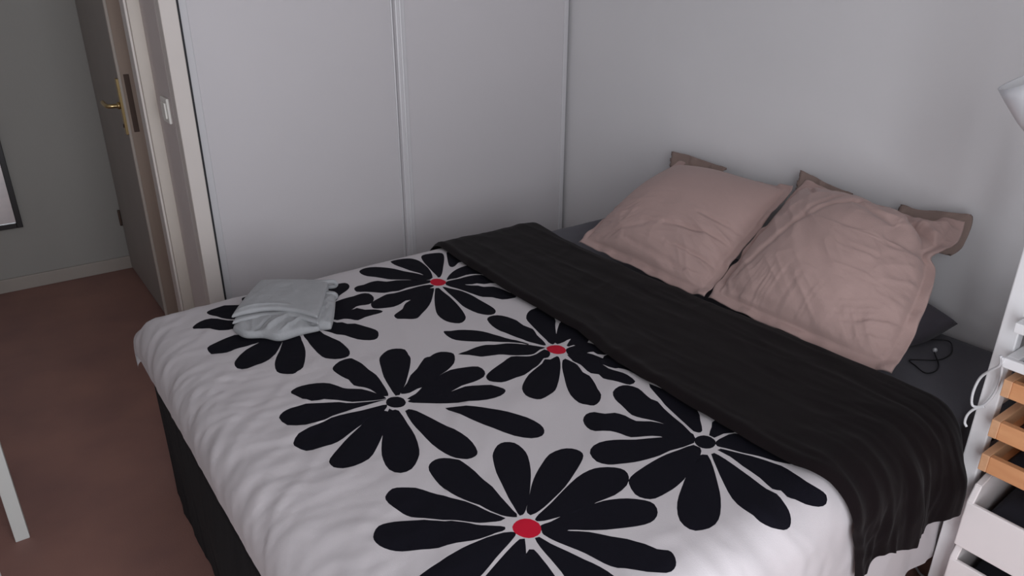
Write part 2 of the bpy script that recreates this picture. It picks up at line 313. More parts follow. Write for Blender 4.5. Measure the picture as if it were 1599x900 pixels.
PET = [[0,-1035,-613,-1025,-559,-1015,-509,-1000,-461,-984,-443,-958,-444,-928,-456,-924,-475,-944,-514,-980,-567,-1014,-616,-1034,-637,-1041,-636],[0,-1055,-628,-1033,-578,-1022,-524,-1019,-481,-1027,-455,-1041,-440,-1067,-430,-1097,-431,-1100,-468,-1092,-502,-1085,-535,-1073,-568,-1068,-589,-1069,-636],[0,-1215,-448,-1197,-435,-1173,-437,-1143,-460,-1117,-493,-1102,-529,-1085,-559,-1069,-591,-1055,-629,-1070,-637,-1104,-623,-1127,-597,-1164,-566,-1178,-546,-1194,-521,-1212,-499,-1219,-472],[0,-1285,-560,-1268,-550,-1250,-552,-1227,-546,-1202,-549,-1183,-571,-1155,-580,-1128,-599,-1103,-621,-1072,-640,-1082,-658,-1106,-655,-1136,-650,-1160,-650,-1187,-655,-1207,-647,-1227,-642,-1245,-624,-1269,-599,-1289,-585],[0,-1298,-698,-1286,-681,-1256,-667,-1227,-656,-1206,-662,-1186,-662,-1157,-660,-1124,-659,-1088,-668,-1082,-683,-1102,-691,-1137,-710,-1181,-731,-1202,-726,-1223,-737,-1250,-745,-1274,-740,-1295,-730,-1303,-719],[0,-1278,-799,-1266,-789,-1239,-774,-1227,-759,-1210,-741,-1186,-729,-1148,-702,-1105,-689,-1091,-697,-1116,-735,-1147,-776,-1176,-805,-1198,-823,-1211,-833,-1232,-850,-1246,-848,-1264,-834,-1279,-820],[0,-1088,-701,-1080,-704,-1082,-728,-1085,-773,-1093,-825,-1105,-875,-1120,-917,-1138,-936,-1156,-940,-1173,-922,-1180,-897,-1177,-862,-1162,-825,-1135,-774,-1108,-730],[0,-1066,-704,-1053,-721,-1037,-749,-1030,-778,-1026,-810,-1026,-842,-1025,-878,-1025,-913,-1031,-933,-1046,-946,-1064,-941,-1080,-917,-1087,-879,-1088,-848,-1083,-816,-1076,-764,-1071,-730],[0,-1027,-664,-1001,-637,-959,-612,-927,-604,-900,-605,-902,-702,-928,-675,-958,-666,-996,-671,-1014,-666],[0,-1036,-677,-1016,-676,-984,-679,-961,-678,-918,-694,-908,-765,-930,-758,-949,-753,-964,-736,-980,-734,-999,-723,-988,-739,-970,-752,-961,-770,-936,-785,-925,-826,-923,-884,-945,-889,-971,-879,-985,-850,-1007,-832,-1016,-807,-1025,-770,-1035,-733,-1050,-699],[0,-910,-472,-897,-460,-885,-516,-899,-618,-915,-604,-911,-568,-922,-567,-949,-586,-961,-586,-960,-568,-936,-520],[0,-1689,-478,-1674,-468,-1636,-461,-1602,-477,-1587,-497,-1594,-553,-1635,-569,-1656,-551,-1676,-525,-1688,-499],[0,-1746,-550,-1732,-533,-1706,-523,-1677,-539,-1656,-561,-1633,-585,-1632,-624,-1661,-622,-1683,-616,-1704,-598,-1718,-577,-1735,-567,-1746,-561],[0,-1748,-692,-1737,-674,-1710,-663,-1668,-655,-1634,-673,-1603,-700,-1595,-717,-1621,-734,-1641,-735,-1661,-736,-1681,-736,-1694,-738,-1714,-741,-1734,-735,-1747,-722],[0,-1717,-811,-1704,-789,-1671,-756,-1636,-738,-1601,-724,-1573,-740,-1580,-765,-1598,-791,-1618,-818,-1641,-838,-1663,-846,-1682,-848,-1699,-851,-1718,-835],[0,-1580,-765,-1565,-737,-1533,-755,-1538,-787,-1546,-828,-1560,-868,-1588,-923,-1606,-933,-1620,-940,-1637,-923,-1647,-907,-1640,-874,-1624,-839,-1602,-805],[0,-1522,-756,-1491,-753,-1480,-762,-1478,-790,-1469,-819,-1460,-847,-1459,-883,-1463,-914,-1476,-936,-1497,-936,-1519,-918,-1530,-898,-1531,-843,-1527,-799],[0,-1471,-758,-1442,-722,-1429,-731,-1422,-746,-1410,-752,-1403,-769,-1386,-781,-1371,-811,-1357,-844,-1359,-866,-1375,-891,-1395,-890,-1419,-866,-1436,-825,-1451,-811,-1458,-795,-1470,-772],[0,-1439,-664,-1394,-656,-1371,-682,-1349,-693,-1338,-691,-1325,-717,-1301,-732,-1289,-754,-1304,-761,-1323,-760,-1347,-761,-1371,-768,-1383,-750,-1397,-735,-1415,-733,-1425,-719,-1444,-711,-1463,-687],[0,-1413,-621,-1382,-628,-1368,-616,-1333,-608,-1309,-608,-1283,-604,-1265,-617,-1266,-650,-1281,-678,-1301,-691,-1321,-684,-1336,-682,-1352,-691,-1373,-686,-1419,-669],[0,-1374,-528,-1341,-499,-1313,-501,-1290,-505,-1286,-526,-1296,-549,-1314,-565,-1343,-584,-1373,-618,-1399,-588],[0,-1581,-442,-1571,-432,-1551,-444,-1553,-494,-1582,-470],[0,-1470,-1170,-1463,-1126,-1454,-1081,-1439,-1038,-1426,-1003,-1412,-984,-1385,-967,-1362,-972,-1348,-990,-1354,-1019,-1359,-1039,-1383,-1078,-1414,-1120,-1430,-1140,-1450,-1160,-1461,-1172],[0,-1484,-1162,-1476,-1141,-1469,-1101,-1464,-1063,-1467,-1029,-1467,-990,-1472,-958,-1479,-947,-1505,-946,-1529,-962,-1536,-984,-1533,-1019,-1526,-1045,-1527,-1075,-1513,-1095,-1504,-1114,-1500,-1144,-1492,-1159],[0,-1492,-1169,-1522,-1160,-1560,-1137,-1584,-1112,-1606,-1092,-1632,-1082,-1644,-1059,-1655,-1020,-1645,-1005,-1623,-1001,-1591,-1014,-1568,-1035,-1552,-1070,-1543,-1081,-1520,-1100,-1503,-1132,-1493,-1158],[0,-1494,-1173,-1526,-1169,-1569,-1166,-1603,-1164,-1637,-1166,-1677,-1162,-1708,-1137,-1713,-1101,-1698,-1085,-1678,-1081,-1646,-1086,-1611,-1105,-1584,-1122,-1559,-1144,-1523,-1162,-1495,-1171],[0,-1502,-1192,-1526,-1186,-1559,-1181,-1605,-1170,-1640,-1171,-1674,-1176,-1702,-1185,-1722,-1206,-1722,-1226,-1710,-1245,-1687,-1254,-1660,-1255,-1633,-1251,-1608,-1240,-1583,-1232,-1557,-1231,-1521,-1212],[0,-1520,-1209,-1523,-1198,-1584,-1233,-1617,-1250,-1652,-1273,-1682,-1297,-1690,-1313,-1689,-1331,-1676,-1344,-1656,-1352,-1621,-1344,-1594,-1322,-1563,-1289,-1536,-1258,-1513,-1223],[0,-1506,-1209,-1525,-1232,-1563,-1289,-1586,-1328,-1600,-1363,-1604,-1396,-1593,-1422,-1570,-1424,-1544,-1403,-1527,-1378,-1509,-1328,-1501,-1283,-1493,-1228,-1503,-1219],[0,-1482,-1236,-1472,-1234,-1462,-1252,-1449,-1295,-1438,-1337,-1428,-1378,-1427,-1419,-1436,-1451,-1448,-1461,-1466,-1459,-1482,-1444,-1492,-1418,-1497,-1376,-1496,-1329,-1492,-1282],[0,-1458,-1204,-1433,-1201,-1393,-1215,-1357,-1224,-1319,-1224,-1293,-1238,-1270,-1257,-1255,-1283,-1258,-1298,-1279,-1307,-1312,-1303,-1349,-1285,-1391,-1260,-1428,-1235,-1451,-1217],[0,-1455,-1195,-1430,-1187,-1412,-1177,-1378,-1156,-1344,-1149,-1309,-1142,-1273,-1152,-1246,-1167,-1245,-1194,-1261,-1214,-1291,-1219,-1325,-1217,-1357,-1224,-1397,-1222,-1437,-1208],[0,-1456,-1170,-1438,-1176,-1413,-1170,-1386,-1171,-1347,-1150,-1318,-1141,-1285,-1121,-1264,-1090,-1262,-1071,-1280,-1051,-1301,-1051,-1316,-1058,-1331,-1057,-1371,-1092,-1399,-1110,-1422,-1135,-1445,-1154],[0,-1404,-1274,-1377,-1288,-1350,-1308,-1326,-1338,-1304,-1372,-1282,-1411,-1274,-1446,-1280,-1468,-1296,-1481,-1320,-1476,-1344,-1449,-1365,-1403,-1381,-1354,-1388,-1331,-1397,-1303],[0,-1522,-1667,-1519,-1662,-1524,-1656,-1543,-1641,-1557,-1627,-1570,-1609,-1586,-1594,-1604,-1580,-1622,-1563,-1645,-1548,-1667,-1536,-1686,-1531,-1702,-1535,-1714,-1550,-1717,-1566,-1711,-1585,-1698,-1601,-1681,-1614,-1662,-1623,-1637,-1636,-1607,-1645,-1583,-1657,-1559,-1664,-1542,-1665,-1529,-1668],[0,-1505,-1644,-1516,-1645,-1532,-1638,-1549,-1628,-1560,-1618,-1572,-1604,-1587,-1591,-1606,-1574,-1620,-1559,-1636,-1542,-1644,-1525,-1651,-1501,-1652,-1475,-1644,-1463,-1628,-1455,-1610,-1462,-1592,-1478,-1576,-1503,-1561,-1528,-1546,-1553,-1532,-1579,-1525,-1596,-1518,-1614,-1509,-1635],[0,-1487,-1653,-1497,-1645,-1507,-1633,-1515,-1613,-1523,-1589,-1533,-1571,-1542,-1547,-1550,-1511,-1550,-1480,-1545,-1447,-1534,-1430,-1517,-1424,-1501,-1430,-1485,-1446,-1477,-1465,-1475,-1502,-1475,-1532,-1474,-1558,-1478,-1591,-1480,-1616,-1482,-1635,-1482,-1646],[0,-1480,-1645,-1475,-1627,-1468,-1600,-1455,-1561,-1443,-1526,-1425,-1489,-1413,-1472,-1391,-1456,-1373,-1456,-1358,-1469,-1356,-1495,-1363,-1521,-1385,-1559,-1409,-1590,-1433,-1618,-1463,-1647,-1475,-1654,-1481,-1653],[0,-1466,-1655,-1462,-1647,-1435,-1620,-1411,-1596,-1385,-1575,-1355,-1556,-1324,-1540,-1293,-1540,-1275,-1551,-1268,-1569,-1274,-1585,-1294,-1600,-1326,-1618,-1363,-1637,-1399,-1650,-1431,-1660,-1454,-1664,-1465,-1663],[0,-1465,-1676,-1451,-1669,-1416,-1659,-1373,-1643,-1331,-1630,-1296,-1627,-1274,-1633,-1250,-1650,-1241,-1667,-1248,-1686,-1269,-1702,-1306,-1709,-1346,-1704,-1381,-1706,-1406,-1701,-1432,-1694,-1453,-1688,-1465,-1681],[0,-1465,-1693,-1446,-1696,-1403,-1697,-1347,-1705,-1321,-1713,-1293,-1729,-1271,-1751,-1265,-1769,-1276,-1788,-1295,-1798,-1317,-1796,-1349,-1782,-1379,-1766,-1411,-1747,-1433,-1730,-1452,-1728,-1473,-1707],[0,-1474,-1706,-1446,-1720,-1433,-1733,-1408,-1754,-1384,-1782,-1366,-1804,-1351,-1830,-1342,-1850,-1328,-1862,-1328,-1874,-1337,-1889,-1350,-1897,-1368,-1896,-1394,-1878,-1418,-1853,-1433,-1835,-1441,-1813,-1447,-1788,-1456,-1766,-1466,-1744,-1473,-1725],[0,-1493,-1712,-1485,-1714,-1479,-1737,-1467,-1768,-1457,-1799,-1448,-1826,-1443,-1855,-1441,-1882,-1444,-1906,-1458,-1917,-1481,-1912,-1504,-1892,-1513,-1863,-1512,-1832,-1506,-1798,-1502,-1766,-1499,-1735],[0,-1527,-1733,-1517,-1728,-1511,-1733,-1513,-1758,-1518,-1792,-1526,-1828,-1537,-1861,-1552,-1884,-1569,-1890,-1587,-1883,-1596,-1863,-1589,-1834,-1570,-1796,-1553,-1764],[0,-1508,-1704,-1516,-1700,-1536,-1706,-1566,-1717,-1605,-1732,-1641,-1750,-1667,-1772,-1678,-1794,-1669,-1815,-1642,-1820,-1608,-1810,-1569,-1786,-1539,-1757,-1527,-1733],[0,-1511,-1684,-1529,-1672,-1560,-1666,-1592,-1662,-1621,-1662,-1653,-1666,-1687,-1670,-1715,-1680,-1736,-1697,-1738,-1721,-1717,-1736,-1682,-1741,-1650,-1738,-1611,-1728,-1575,-1713,-1540,-1700,-1518,-1690],[0,-1043,-1664,-1043,-1656,-1032,-1626,-1025,-1595,-1016,-1555,-1008,-1529,-1013,-1514,-1009,-1490,-1004,-1465,-1014,-1440,-1035,-1433,-1064,-1444,-1079,-1467,-1083,-1491,-1087,-1509,-1092,-1534,-1083,-1557,-1071,-1577,-1062,-1599,-1055,-1626,-1057,-1660,-1054,-1676],[0,-1190,-1487,-1170,-1474,-1151,-1479,-1139,-1500,-1117,-1507,-1105,-1528,-1101,-1556,-1077,-1576,-1060,-1603,-1052,-1626,-1046,-1668,-1063,-1683,-1091,-1668,-1102,-1628,-1127,-1608,-1152,-1593,-1160,-1572,-1172,-1553,-1198,-1535,-1201,-1512],[0,-1259,-1587,-1236,-1572,-1203,-1574,-1174,-1587,-1150,-1605,-1106,-1629,-1074,-1652,-1058,-1678,-1064,-1685,-1094,-1682,-1123,-1674,-1151,-1673,-1181,-1667,-1208,-1659,-1236,-1646,-1255,-1636,-1267,-1616],[0,-1262,-1700,-1245,-1688,-1214,-1682,-1174,-1678,-1139,-1678,-1107,-1683,-1071,-1689,-1067,-1703,-1089,-1722,-1151,-1744,-1167,-1752,-1195,-1758,-1220,-1760,-1252,-1759,-1268,-1748,-1274,-1729],[0,-1164,-1751,-1129,-1727,-1093,-1721,-1081,-1721,-1074,-1728,-1095,-1760,-1128,-1800,-1153,-1827,-1188,-1855,-1217,-1868,-1247,-1865,-1264,-1851,-1261,-1826,-1240,-1800,-1211,-1778],[0,-1066,-1730,-1058,-1731,-1056,-1758,-1059,-1802,-1063,-1835,-1065,-1860,-1059,-1879,-1063,-1899,-1067,-1916,-1075,-1930,-1090,-1940,-1110,-1938,-1131,-1924,-1142,-1906,-1142,-1891,-1144,-1869,-1136,-1839,-1115,-1802,-1090,-1763],[0,-1045,-1728,-1036,-1729,-1023,-1752,-1007,-1781,-994,-1807,-982,-1833,-982,-1861,-982,-1890,-972,-1913,-966,-1929,-978,-1942,-999,-1939,-1023,-1923,-1036,-1906,-1047,-1894,-1045,-1878,-1055,-1866,-1049,-1833,-1046,-1791,-1042,-1757],[0,-1024,-1707,-997,-1705,-970,-1710,-956,-1747,-953,-1846,-980,-1817,-994,-1792,-1012,-1765,-1027,-1734,-1035,-1719],[0,-1018,-1684,-989,-1666,-963,-1653,-956,-1709,-988,-1697,-1016,-1696],[0,-996,-1527,-989,-1504,-970,-1465,-956,-1544,-960,-1601,-990,-1636,-1017,-1665,-1030,-1665,-1035,-1657,-1025,-1625,-1013,-1584,-1004,-1548],[0,-1214,-956,-1199,-965,-1178,-972,-1152,-991,-1130,-1016,-1116,-1045,-1102,-1080,-1088,-1108,-1078,-1125,-1073,-1142,-1078,-1145,-1085,-1128,-1111,-1105,-1137,-1082,-1165,-1061,-1193,-1040,-1215,-1017,-1221,-994,-1220,-971],[0,-1253,-1088,-1226,-1086,-1195,-1081,-1167,-1083,-1147,-1096,-1121,-1107,-1097,-1122,-1075,-1149,-1057,-1171,-1053,-1183,-1073,-1186,-1097,-1195,-1115,-1191,-1138,-1177,-1163,-1155,-1181,-1145,-1204,-1136,-1216,-1130,-1233,-1108],[0,-1258,-1219,-1243,-1206,-1215,-1194,-1184,-1184,-1153,-1174,-1130,-1189,-1113,-1199,-1092,-1199,-1062,-1191,-1060,-1213,-1080,-1230,-1092,-1227,-1100,-1232,-1125,-1247,-1145,-1252,-1177,-1262,-1200,-1261,-1233,-1263,-1251,-1256,-1262,-1239],[0,-1222,-1312,-1201,-1290,-1169,-1267,-1133,-1253,-1111,-1245,-1093,-1232,-1082,-1241,-1058,-1237,-1063,-1254,-1087,-1286,-1122,-1324,-1140,-1341,-1164,-1361,-1188,-1369,-1215,-1373,-1228,-1361,-1233,-1340],[0,-1060,-1261,-1050,-1259,-1046,-1280,-1046,-1300,-1059,-1335,-1056,-1356,-1070,-1391,-1082,-1413,-1093,-1437,-1115,-1456,-1135,-1460,-1145,-1448,-1154,-1431,-1149,-1397,-1132,-1362,-1109,-1326,-1084,-1288],[0,-1041,-1172,-1053,-1161,-1064,-1135,-1072,-1110,-1081,-1075,-1090,-1040,-1092,-1004,-1082,-965,-1065,-952,-1042,-957,-1025,-980,-1017,-1012,-1019,-1046,-1013,-1080,-1024,-1111,-1031,-1144],[0,-1024,-1179,-1026,-1162,-1019,-1134,-1008,-1084,-999,-1049,-988,-1017,-964,-991,-942,-980,-920,-980,-920,-1055,-947,-1093,-976,-1132,-996,-1169,-998,-1186,-1015,-1185,-1013,-1174],[0,-983,-1141,-933,-1093,-919,-1087,-917,-1149,-932,-1215,-974,-1231,-986,-1215,-1002,-1215,-1004,-1209,-980,-1191,-969,-1184,-983,-1184,-999,-1187,-1007,-1175],[0,-1014,-1220,-990,-1219,-948,-1223,-942,-1258,-947,-1303,-969,-1288,-970,-1273,-987,-1268,-980,-1280,-974,-1318,-977,-1369,-991,-1351,-1002,-1319,-1015,-1309,-1037,-1295,-1042,-1278,-1027,-1237],[0,-1033,-1244,-1032,-1268,-1035,-1293,-1011,-1300,-997,-1318,-996,-1356,-988,-1381,-983,-1408,-988,-1439,-1008,-1442,-1018,-1426,-1029,-1406,-1039,-1384,-1034,-1364,-1046,-1349,-1045,-1324,-1040,-1304,-1041,-1276],[0,-990,-1323,-986,-1351,-980,-1363,-968,-1383,-966,-1413,-965,-1452,-955,-1459,-935,-1395,-937,-1302],[0,-1464,-1207,-1469,-1213,-1475,-1217,-1483,-1218,-1490,-1216,-1496,-1212,-1500,-1206,-1503,-1198,-1503,-1189,-1500,-1182,-1495,-1175,-1489,-1171,-1482,-1170,-1475,-1172,-1468,-1176,-1464,-1183,-1461,-1191,-1462,-1200],[0,-1030,-1712,-1037,-1715,-1045,-1717,-1053,-1716,-1060,-1712,-1065,-1706,-1067,-1699,-1066,-1692,-1063,-1685,-1057,-1679,-1050,-1675,-1042,-1674,-1034,-1675,-1027,-1678,-1022,-1684,-1020,-1691,-1021,-1699,-1024,-1706],[1,-1039,-680,-1045,-687,-1053,-692,-1061,-693,-1069,-691,-1075,-687,-1080,-679,-1082,-670,-1082,-661,-1078,-652,-1072,-645,-1065,-641,-1056,-639,-1048,-641,-1041,-646,-1037,-653,-1035,-662,-1035,-672],[1,-1022,-1228,-1028,-1233,-1036,-1235,-1044,-1233,-1051,-1229,-1056,-1222,-1059,-1213,-1059,-1204,-1057,-1195,-1053,-1188,-1046,-1183,-1038,-1181,-1030,-1182,-1023,-1187,-1018,-1194,-1015,-1202,-1015,-1212,-1017,-1221],[1,-1471,-1702,-1478,-1708,-1485,-1710,-1494,-1710,-1502,-1707,-1508,-1701,-1512,-1693,-1514,-1685,-1513,-1677,-1509,-1669,-1502,-1664,-1494,-1661,-1486,-1661,-1478,-1664,-1471,-1670,-1467,-1678,-1465,-1687,-1467,-1695]]
def smooth_poly(P):
    P = np.array(P, float).reshape(-1, 2) / 1000.0
    n = len(P); out = []
    for i in range(n):
        p0, p1, p2, p3 = P[i - 1], P[i], P[(i + 1) % n], P[(i + 2) % n]
        # keep sharp tips sharp
        out.append(p1)
        L = np.linalg.norm(p2 - p1)
        if L > 0.012:
            c = 0.5 * (p1 + p2) + (p1 - p0 + p2 - p3) * 0.0625
            if np.linalg.norm(c - 0.5 * (p1 + p2)) < 0.25 * L: out.append(c)
    return np.array(out)
def build_duvet():
    u0, u1, v0, v1 = -1.950, -0.470, -2.325, -0.235
    polys = [(p[0], smooth_poly(p[1:])) for p in PET]
    polys = [(k, P) for k, P in polys]
    for k, P in polys:
        P[:, 0] = np.clip(P[:, 0], u0 + .004, u1 - .004); P[:, 1] = np.clip(P[:, 1], v0 + .004, v1 - .004)
    st = 0.0095
    gu = np.linspace(u0, u1, int((u1 - u0) / st) + 1); gv = np.linspace(v0, v1, int((v1 - v0) / st) + 1)
    GU, GV = np.meshgrid(gu, gv, indexing='ij'); G = np.stack([GU.ravel(), GV.ravel()], -1)
    allp = np.concatenate([P for _, P in polys])
    keep = np.ones(len(G), bool)
    for P in np.array_split(allp, 12):
        dd = ((G[:, None, :] - P[None]) ** 2).sum(-1).min(1); keep &= dd > (0.3 * st) ** 2
    edge = (G[:, 0] < u0 + 1e-6) | (G[:, 0] > u1 - 1e-6) | (G[:, 1] < v0 + 1e-6) | (G[:, 1] > v1 - 1e-6)
    G = G[keep | edge]
    verts = [Vector(p) for p in G.tolist()]; edges = []
    for k, P in polys:
        s = len(verts); n = len(P)
        verts += [Vector(p) for p in P.tolist()]; edges += [(s + i, s + (i + 1) % n) for i in range(n)]
    res = delaunay_2d_cdt(verts, edges, [], 0, 1e-5)
    V = np.array([tuple(v) for v in res[0]]); F = np.array(res[2], dtype=int)
    cen = V[F].mean(1); mi = np.zeros(len(F), int)
    for kind, P in polys:
        lo_, hi_ = P.min(0), P.max(0)
        sel = np.where((cen[:, 0] > lo_[0]) & (cen[:, 0] < hi_[0]) & (cen[:, 1] > lo_[1]) & (cen[:, 1] < hi_[1]))[0]
        if not len(sel): continue
        c = cen[sel]; A = P; B = np.roll(P, -1, 0)
        cond = (A[None, :, 1] > c[:, None, 1]) != (B[None, :, 1] > c[:, None, 1])
        with np.errstate(divide='ignore', invalid='ignore'):
            xi = (B[:, 0] - A[:, 0])[None] * (c[:, None, 1] - A[None, :, 1]) / (B[:, 1] - A[:, 1])[None] + A[None, :, 0]
        ins = (cond & (c[:, None, 0] < xi)).sum(1) % 2 == 1
        cur = mi[sel]; mi[sel] = np.where(ins, np.maximum(cur, 2 if kind else 1), cur)
    u, v = V[:, 0], V[:, 1]
    u = np.minimum(u, -.505 + .035 * sstep(-1.99, -2.06, v))
    P, n = S_norm(u, v); P = P + n * duvet_disp(u, v)[:, None]
    # head end tucks down under the fold, hems wave a little
    P[:, 2] -= 0.045 * sstep(-0.545, -0.505, u) * sstep(-1.95, -1.9, v)
    low = sstep(YN - .16, v0, v); low = np.where(v < YN - .14, np.clip((YN - .14 - v) / .25, 0, 1), 0)
    P[:, 1] += low * (0.012 * vn(u * 9, v * 2) )
    P[:, 1] = np.where(v < YN - .14, np.maximum(P[:, 1], -1.967), P[:, 1])
    me = bpy.data.meshes.new('duvet'); me.from_pydata(P.tolist(), [], F.tolist())
    me.polygons.foreach_set('material_index', mi.tolist()); me.shade_smooth()
    o = link('duvet', me, [M['white_cotton'], M['navy_print'], M['red_print']])
    flip = (me.polygons[len(me.polygons) // 2].normal.z < 0)
    if flip: me.flip_normals()
    return tag(o, 'white duvet printed with big black petal flowers, some with red centres', 'duvet')
duvet = build_duvet()

# --- black throw / turned-back band
FOOT = [(-0.905, -.20), (-0.913, -0.447), (-0.93, -0.626), (-0.93, -0.711), (-0.939, -0.844), (-0.942, -0.904), (-0.94, -1.002), (-0.942, -1.081), (-0.94, -1.177), (-0.969, -1.307), (-0.981, -1.465), (-0.976, -1.49), (-0.981, -1.617), (-0.98, -1.666), (-0.984, -1.765), (-0.978, -1.856), (-0.952, -1.915), (-0.941, -1.959), (-0.928, -2.02), (-0.896, -2.08), (-0.862, -2.19)]
HEAD = [(-0.47, -.20), (-0.485, -0.459), (-0.507, -0.595), (-0.516, -0.851), (-0.518, -1.075), (-0.510, -1.247), (-0.497, -1.405), (-0.497, -1.592), (-0.492, -1.755), (-0.495, -1.869), (-0.492, -1.912), (-0.502, -1.962), (-0.515, -2.0), (-0.528, -2.06), (-0.535, -2.19)]
def build_throw():
    ns, nv = 90, 330
    s = np.linspace(0, 1, ns); t = np.linspace(0, 1, nv)
    ft = np.array(FOOT)[::-1]; hd = np.array(HEAD)[::-1]
    Sg, T = np.meshgrid(s, t, indexing='ij')
    uu = -0.9 + 0.4 * Sg
    vend = -2.135 - 0.055 * np.exp(-((Sg - 0.06) / 0.09) ** 2) + 0.012 * np.sin(Sg * 9)
    v = -0.26 + (vend + 0.26) * T
    uf = np.interp(v.ravel(), ft[:, 1], ft[:, 0]).reshape(v.shape); uh = np.interp(v.ravel(), hd[:, 1], hd[:, 0]).reshape(v.shape)
    e = 1 - (1 - Sg)                                        # 0 foot .. 1 head
    u = uf + (uh - uf) * Sg
    prof = 1 - np.abs(2 * Sg - 1) ** 9
    off = 0.0035 + 0.015 * prof + 0.006 * np.exp(-((Sg - .045) / .03) ** 2)
    dropw = sstep(-1.93, -2.08, v)
    wr = 0.0020 * (ridge(u * 16 + 2, v * 3.6 + 2 * u) - .2) + 0.0025 * fbm(u * 9, v * 6)
    wr = wr + 0.0025 * (ridge(u * 24 + 1.5 * vn(u * 3, v * 3), v * 1.8) - .3) * sstep(-1.6, -1.9, v)
    wr = wr * np.minimum(1, prof * 1.4 + .15) + 0.0045 * (1 - prof)
    fold = 0.036 * (ridge(u * 11 + 0.3 + (v + 2) * (1.6 * (Sg - .15)), v * 1.2 + 5, 2) - 0.25) + 0.006 * (ridge(u * 34 + (v + 2) * 3, v * 2, 2) - .3)
    fold = np.clip(fold, -0.010, 0.03) + 0.045 * sstep(.55, .92, Sg) * sstep(-1.95, -2.05, v)
    P, n = S_norm(u, v, 0.0)
    d = off + 0.6 * duvet_disp(u, v) * (1 - dropw) + 0.004 + wr + dropw * (fold * np.clip(prof * 1.5, .6, 1))
    P = P + n * d[..., None]
    hroll = sstep(0.955, 1.0, Sg)
    P[..., 2] -= 0.052 * hroll * (1 - dropw); P[..., 0] += 0.012 * hroll * (1 - dropw)
    # bulge of the hanging part, kept clear of the storage unit post
    lim = np.where(P[..., 0] > -0.510, -1.964, np.where(P[..., 0] > -0.556, -2.014, -2.04))
    P[..., 1] = np.maximum(P[..., 1], lim)
    o = grid_mesh('throw_blanket', P[..., 0], P[..., 1], P[..., 2], M['black_cloth']); flip_up(o)
    return tag(o, 'plain black throw laid across the bed and hanging over its near side', 'throw')
throw = build_throw()

# --- black skirt hanging at the foot
def build_skirt():
    pts = [(-1.55, -0.362), (-1.72, -0.362), (-1.795, -0.372), (-1.835, -0.405), (-1.853, -0.46), (-1.860, -0.56), (-1.862, -1.0), (-1.864, -1.5), (-1.864, -1.85), (-1.855, -1.90), (-1.82, -1.92), (-1.70, -1.925)]
    P = np.array(pts); d = np.concatenate([[0], np.cumsum(np.linalg.norm(np.diff(P, axis=0), axis=1))])
    L = np.linspace(0, d[-1], 420); x = np.interp(L, d, P[:, 0]); y = np.interp(L, d, P[:, 1])
    tx = np.gradient(x); ty = np.gradient(y); n_ = np.hypot(tx, ty); nx, ny = ty / n_, -tx / n_
    H = np.linspace(0, 1, 40)
    LL, HH = np.meshgrid(L, H, indexing='ij')
    amp = (1 - HH * 0.7)
    f = 0.004 * amp * (ridge(LL * 9, HH * .8) - .3) + 0.0012 * amp * vn(LL * 45, HH * 1.3) + 0.014 * np.sin(np.pi * np.clip(HH * 1.1, 0, 1)) * sstep(.5, 1.0, LL)
    X = x[:, None] + nx[:, None] * f; Y = y[:, None] + ny[:, None] * f
    Z = 0.006 + HH * 0.462
    if True:
        # hang slightly inside the duvet hem at the top
        X = X + 0.012 * sstep(0.86, 1.0, HH) * (np.abs(nx)[:, None])
    o = grid_mesh('bed_skirt', X, Y, Z, M['skirt_cloth']); flip_up(o)
    return tag(o, 'black cloth hanging to the floor at the foot of the bed', 'bed skirt')
build_skirt()

